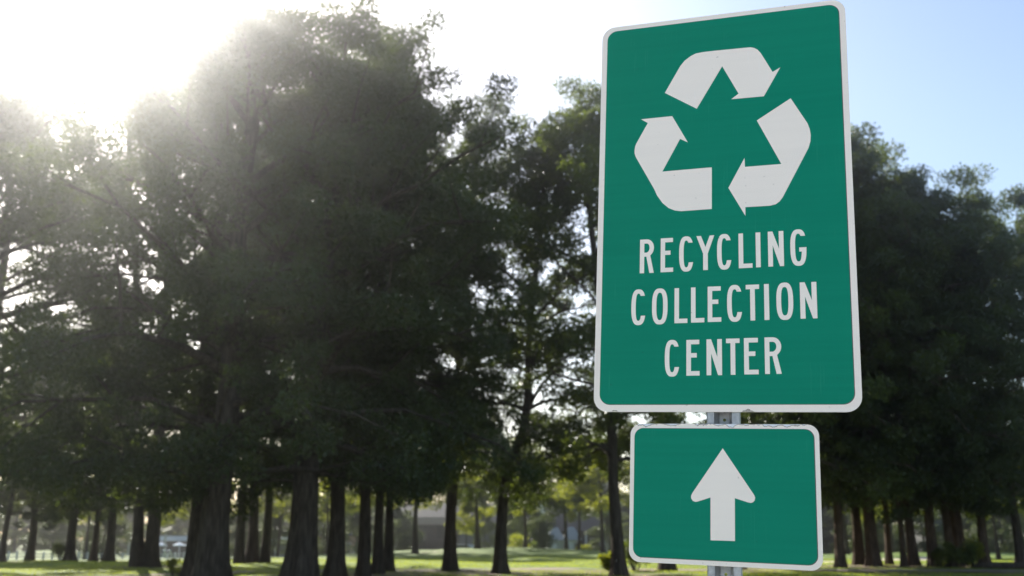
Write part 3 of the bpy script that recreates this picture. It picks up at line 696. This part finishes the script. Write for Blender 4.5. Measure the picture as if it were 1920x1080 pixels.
# ------------------------------------------------------------------ the signs
SO = Vector((.6334, 2.8690, 2.4811))                       # centre of the tall sign
SROT = Matrix.Rotation(-.3253, 4, 'Z') @ Matrix.Rotation(.0396, 4, 'Y') @ Matrix.Rotation(-.0210, 4, 'X')
def sheeting(name, col_, streak, rough=.5, grime=.0):
    m = mat(name, col_, rough, spec=.07); N = NT(m)
    v = N.coord((1, 1, 1)); band = N.noise(N.coord((.6, 1, 26)), 2.0, 3); fine = N.noise(N.coord((420, 1, 420)), 1.0, 1); blot = N.noise(v, 5, 3)
    c = N.mix(N.rng(band, .35, .68, 0, .7), col_, streak)
    c = N.mix(N.rng(blot, .4, .7, 0, .35), c, streak)
    c = N.mix(N.rng(fine, .35, .65, 0, .10), c, tuple(x * .6 for x in col_))
    sc = N.noise(N.coord((160, 1, 5)), 1.0, 2); sm = N.noise(N.coord((2, 1, 2), 'Object', (3, 0, 8)), 3.0, 2)      # rubbed vertical streaks
    c = N.mix(N.math('MULTIPLY', N.rng(sc, .60, .74), N.rng(sm, .50, .62, 0, .30)), c, tuple(min(.9, x * 1.25 + .045) for x in col_))
    sp = N.noise(N.coord((1, 1, 1)), 75, 2)
    c = N.mix(N.rng(sp, .735, .77, 0, .5), c, tuple(x * .45 + .02 for x in col_))
    if grime:
        dn = N.noise(N.coord((9, 1, 9)), 6, 5, .7)
        c = N.mix(N.rng(dn, .66, .78, 0, grime), c, (.20, .16, .12))
    N.l(c, N.b.inputs['Base Color']); N.l(N.rng(blot, .3, .7, rough - .06, rough + .1), N.b.inputs['Roughness'])
    N.bump(fine, .12, .0006)
    return m
GREEN = sheeting('green_sheeting', (.0025, .205, .132), (.0045, .232, .149))
WHITES = sheeting('white_sheeting', (.87, .81, .755), (.91, .845, .785))
def border_mat(name, peel_z=None):
    m = sheeting(name, (.86, .80, .745), (.90, .835, .775), .42, .0); N = NT(m); b = N.b
    src = b.inputs['Base Color'].links[0].from_socket
    n = N.noise(N.coord((1, 1, 1)), 46, 5, .72); n2 = N.noise(N.coord((1, 1, 1)), 11, 4, .6)
    sp = N.math('MULTIPLY', N.rng(n, .62, .70), N.rng(n2, .50, .62))
    c = N.mix(N.math('MULTIPLY', sp, .8), src, (.17, .13, .10))
    if peel_z is not None:                                # the sheeting has flaked off along the upper edge
        sx = N.n('SeparateXYZ'); tc = N.n('TexCoord'); N.l(tc.outputs['Object'], sx.inputs[0])
        wv = N.noise(N.coord((1, 1, .3)), 24, 4, .7)
        edge = N.math('ADD', sx.outputs['Z'], N.rng(wv, .25, .75, -.011, .011))
        bare = N.rng(edge, peel_z - .0045, peel_z - .0040); line_ = N.math('MULTIPLY', bare, N.rng(edge, peel_z - .0016, peel_z - .0022))
        c = N.mix(bare, c, (.70, .735, .80)); c = N.mix(N.math('MULTIPLY', line_, .75), c, (.24, .19, .14))
    N.l(c, b.inputs['Base Color'])
    return m
DARKE = mat('painted_edge_shadow', (.10, .095, .09), .6)
ALU = simple_noise_mat('aluminium_back', (.42, .43, .44), (.52, .53, .54), 20, .45, .05, .001, (1, 1, 1), .5, .6)
def rrect(x0, x1, z0, z1, rad, n=9):
    out = []
    for cx, cz, a0 in ((x1 - rad, z0 + rad, -90), (x1 - rad, z1 - rad, 0), (x0 + rad, z1 - rad, 90), (x0 + rad, z0 + rad, 180)):
        for k in range(n + 1):
            a = R(a0 + 90 * k / n); out.append((cx + rad * math.cos(a), cz + rad * math.sin(a)))
    return out
def sign_root(name, lab):
    o = empty(name); o.matrix_world = Matrix.Translation(SO) @ SROT; tag(o, lab, 'sign', 'green signs on one post'); return o
def board(root, o, i, ro, ri, bm):
    MB().prism(rrect(*o, ro), .0005, .0022).build('backing', ALU, root)
    MB().prism(rrect(*o, ro), -.0012, .0003).build('border', bm, root)
    MB().prism(rrect(i[0] - .0003, i[1] + .0021, i[2] - .0014, i[3] + .0008, ri), -.0016, -.0013).build('shadow_line', DARKE, root)  # dark underlay painting a shadow line, wider at right and below
    MB().prism(rrect(*i, ri), -.0022, -.0017).build('panel', GREEN, root)
S1 = sign_root('recycling_sign', 'tall green recycling collection center sign with white border')
board(S1, (-.381, .381, -.6358, .6358), (-.3628, .3610, -.6135, .6195), .043, .032, border_mat('tall_sign_border'))
S2 = sign_root('arrow_sign', 'small green sign with white up arrow and flaking border')
board(S2, (-.2670, .2639, -1.0634, -.6702), (-.2548, .2494, -1.0490, -.6840), .032, .026, border_mat('arrow_sign_border', -.6702))
CHIP = simple_noise_mat('chipped_edge', (.20, .17, .14), (.52, .50, .47), 300, .7, 0)
MB().prism([(.055, -.6352), (.0585, -.6315), (.066, -.6300), (.0715, -.6262), (.0765, -.6275), (.0790, -.6308), (.0850, -.6322), (.0905, -.6354)], -.0018, -.0013).build('chip', CHIP, S1)
MB().prism([(-.3255, -.6340), (-.3215, -.6312), (-.3120, -.6306), (-.3075, -.6326), (-.3062, -.6345)], -.0018, -.0013).build('chip', CHIP, S1)
YF, YB = -.0030, -.0023
sym = empty('recycling_symbol'); sym.parent = S1; sym['label'] = 'white recycling symbol of three chasing arrows'
ARR = [
 [(-.1721, .3807), (-.1233, .4684), (-.109, .4861), (-.0902, .4993), (-.0738, .5064), (-.0504, .5085), (-.0151, .5085), (.0881, .5068), (.0972, .5063), (.1075, .5027), (.1174, .4956), (.1261, .4839), (.1305, .4757), (.1613, .4143), (.1845, .4269), (.1336, .3358), (.0351, .3366), (.0577, .3528), (.0083, .452), (-.0713, .3157)],
 [(-.2476, .2976), (-.1483, .2986), (-.0991, .2051), (-.1232, .219), (-.1784, .1145), (-.0258, .1161), (-.0266, -.0186), (-.1199, -.0196), (-.1391, -.016), (-.1582, -.0069), (-.1777, .0113), (-.194, .0362), (-.2039, .0592), (-.2628, .1695), (-.2668, .1820), (-.2673, .1930), (-.2655, .2060), (-.2624, .2152), (-.2258, .2826)],
 [(.2128, .3206), (.2592, .2346), (.2653, .2156), (.2679, .1951), (.2664, .1752), (.2601, .1539), (.1829, .0049), (.1728, -.0087), (.1612, -.0167), (.1446, -.02), (.0733, -.0196), (.0729, -.0473), (.0236, .0453), (.0728, .1384), (.0738, .1093), (.1806, .1098), (.1112, .2576)]]
for a in ARR: MB().prism(a, YF, YB).build('arrow', WHITES, sym)
MB().prism([(.0002, -.7394), (.0855, -.8676), (.088, -.8744), (.0866, -.8824), (.0817, -.8878), (.0757, -.8896), (.0689, -.8886), (.0325, -.8778), (.0316, -.9945), (-.0355, -.9951), (-.0350, -.8778), (-.072, -.8904), (-.0776, -.891), (-.0846, -.8888), (-.0896, -.8813), (-.0893, -.8738), (-.086, -.8667)], YF, YB).build('up_arrow', WHITES, S2)
# letters
ST = .0134
def sup(a, b, t, n=2.7):
    c, s = math.cos(t), math.sin(t)
    return (a * math.copysign(abs(c) ** (2 / n), c), b * math.copysign(abs(s) ** (2 / n), s))
def tt_at(b, y, n=2.7):                                   # angle on the right side where the height is y
    return math.copysign(math.asin(min(1, (abs(y) / b) ** (n / 2))), y)
def glyph(ch, w_, h):
    s = ST
    if ch == 'I': return [(0, 0), (w_, 0), (w_, h), (0, h)], []
    if ch == 'L': return [(0, 0), (w_, 0), (w_, s), (s, s), (s, h), (0, h)], []
    if ch == 'T': c = w_ / 2; return [(c - s / 2, 0), (c + s / 2, 0), (c + s / 2, h - s), (w_, h - s), (w_, h), (0, h), (0, h - s), (c - s / 2, h - s)], []
    if ch == 'E':
        m = .565 * h; return [(0, 0), (w_, 0), (w_, s), (s, s), (s, m - s / 2), (w_ * .79, m - s / 2), (w_ * .79, m + s / 2), (s, m + s / 2), (s, h - s), (w_ * .98, h - s), (w_ * .98, h), (0, h)], []
    if ch == 'N': return [(x * w_, z * h) for x, z in ((0, 0), (.30, 0), (.30, .60), (.74, 0), (1, 0), (1, 1), (.70, 1), (.70, .50), (.30, 1), (0, 1))], []
    if ch == 'Y': return [(x * w_, z * h) for x, z in ((.375, 0), (.635, 0), (.635, .475), (1, 1), (.745, 1), (.505, .67), (.26, 1), (0, 1), (.375, .475))], []
    if ch == 'R':
        bx, bz, bh = w_ * .50, h * .745, h * .255          # bowl
        arc = [(bx + (w_ - bx) * math.cos(t), bz + bh * math.sin(t)) for t in (math.pi / 2 - k * math.pi * .86 / 12 for k in range(13))]
        out = [(0, 0), (s, 0), (s, h * .485), (w_ * .46, h * .485), (w_ * .69, 0), (w_, 0), (w_ * .74, h * .515)] + arc[::-1][1:] + [(0, h)]
        hole = [(s, h * .605), (bx, h * .605)] + [(bx + (w_ - bx - s * 1.02) * math.cos(t), bz - .0 + (bh - s) * math.sin(t)) for t in (-math.pi / 2 + k * math.pi / 10 for k in range(1, 10))] + [(bx, h - s), (s, h - s)]
        return out, [hole]
    ov = h * .018; a, b = w_ / 2, h / 2 + ov; cx, cz = a, h / 2
    if ch == 'O':
        ts = [k * 2 * math.pi / 40 for k in range(40)]
        return [(cx + x, cz + z) for x, z in (sup(a, b, t) for t in ts)], [[(cx + x, cz + z) for x, z in (sup(a - s, b - s, t) for t in ts)]]
    yt = .325 * h
    if ch == 'C':
        yb = -.25 * h
        t0, t1 = tt_at(b, yt), 2 * math.pi + tt_at(b, yb); o = [sup(a, b, t0 + (t1 - t0) * k / 36) for k in range(37)]
        t0, t1 = tt_at(b - s, yt), 2 * math.pi + tt_at(b - s, yb); i = [sup(a - s, b - s, t0 + (t1 - t0) * k / 36) for k in range(37)]
        return [(cx + x, cz + z) for x, z in o + i[::-1]], []
    if ch == 'G':
        yb = -.20 * h
        t0, t1 = tt_at(b, yt), 2 * math.pi + tt_at(b, yb); o = [sup(a, b, t0 + (t1 - t0) * k / 36) for k in range(37)]
        t0, t1 = tt_at(b - s, yt), 2 * math.pi + tt_at(b - s, yb); i = [sup(a - s, b - s, t0 + (t1 - t0) * k / 36) for k in range(37)]
        ex = [(a, 0), (a * .10, 0), (a * .10, -s * .95), (a - s, -s * .95)]
        return [(cx + x, cz + z) for x, z in o + ex + i[::-1]], []
ROWS = [('RECYCLING', -.2116, -.1040, .0002, [(-.2457, -.2024), (-.1816, -.1435), (-.1252, -.0822), (-.0732, -.0197), (-.0117, .0311), (.0516, .0915), (.1015, .1152), (.1368, .1815), (.2003, .2456)], .0035),
        ('COLLECTION', -.3718, -.2640, 0, [(-.27, -.2263), (-.2068, -.1597), (-.1388, -.1003), (-.0895, -.0503), (-.0403, -.0008), (.0164, .0603), (.0706, .109), (.1229, .1368), (.1573, .2043), (.2236, .2699)], .0040),
        ('CENTER', -.5300, -.4232, 0, [(-.167, -.1236), (-.1032, -.0646), (-.0443, .0002), (.0122, .051), (.0633, .1038), (.1216, .1679)], .0030)]
for word, zb, zt, _, xs_, rise in ROWS:
    we = empty('word'); we.parent = S1; we['label'] = 'white lettering ' + word
    for k, (ch, (xa, xb)) in enumerate(zip(word, xs_)):
        dz = rise * k / (len(word) - 1)
        out, holes = glyph(ch, xb - xa, zt - zb)
        MB().prism([(x + xa, z + zb + dz) for x, z in out], YF, YB, [[(x + xa, z + zb + dz) for x, z in hl] for hl in holes]).build('letter', WHITES, we)

# galvanised U-channel post with a row of punched holes
ZINC = simple_noise_mat('galvanised_steel', (.30, .32, .34), (.46, .48, .50), 60, .5, .25, .0008, (1, 1, 1), .5, .55)
post = empty('sign_post'); post.matrix_world = Matrix.Translation(SO) @ SROT
def chan():
    zt_, zb_ = .58, -2.80
    prof_ = [(-.0455, .0085), (-.0455, .0036), (-.0250, .0036), (-.0135, .0400), (.0150, .0400), (.0262, .0036), (.0465, .0036), (.0495, .0120)]
    th = .003; mb = MB()
    for k in range(len(prof_) - 1):
        if k == 3: continue
        (xa, ya), (xb, yb) = prof_[k], prof_[k + 1]; nx_, ny_ = -(yb - ya), (xb - xa); l = math.hypot(nx_, ny_); nx_, ny_ = nx_ / l * th, ny_ / l * th
        vs = [(xa, ya, z) for z in (zb_, zt_)] + [(xb, yb, z) for z in (zb_, zt_)] + [(xb + nx_, yb + ny_, z) for z in (zb_, zt_)] + [(xa + nx_, ya + ny_, z) for z in (zb_, zt_)]
        mb.add(vs, [(0, 2, 3, 1), (2, 4, 5, 3), (4, 6, 7, 5), (6, 0, 1, 7), (0, 6, 4, 2), (1, 3, 5, 7)])
    mb.build('flange', ZINC, post)
    wb = MB(); st = .0254; n = int((zt_ - zb_) / st); xc = .0008
    for k in range(n):
        z0 = zb_ + k * st
        wb.prism([(-.0135, z0), (.0150, z0), (.0150, z0 + st), (-.0135, z0 + st)], .0400, .0430,
                 [[(xc + .0046 * math.cos(a), z0 + st / 2 + .0046 * math.sin(a)) for a in (j * math.pi / 5 for j in range(10))]])
    wb.build('web', ZINC, post)
chan()
for zz in (.42, -.42, -.74, -1.0):
    b_ = MB().tube([(.001, .0432, zz), (.001, .0500, zz)], [.0085, .0085], 6).build('bolt_nut', ZINC, post)
tag(post, 'galvanised steel channel post with punched holes carrying both signs', 'post')

# ------------------------------------------------------------------ humid morning air
hz_m = bpy.data.materials.new('haze_air'); hz_m.use_nodes = True; ht = hz_m.node_tree; ht.nodes.clear()
pv = ht.nodes.new('ShaderNodeVolumePrincipled'); pv.inputs['Color'].default_value = (.98, .985, 1, 1)
pv.inputs['Density'].default_value = HAZE_D; pv.inputs['Anisotropy'].default_value = HAZE_G
ho = ht.nodes.new('ShaderNodeOutputMaterial'); ht.links.new(pv.outputs[0], ho.inputs['Volume'])
tag(MB().box(-720, 720, -90, 1020, -4.5, 33).build('haze', hz_m), 'thin bright morning haze hanging in the air', 'haze', kind='stuff')
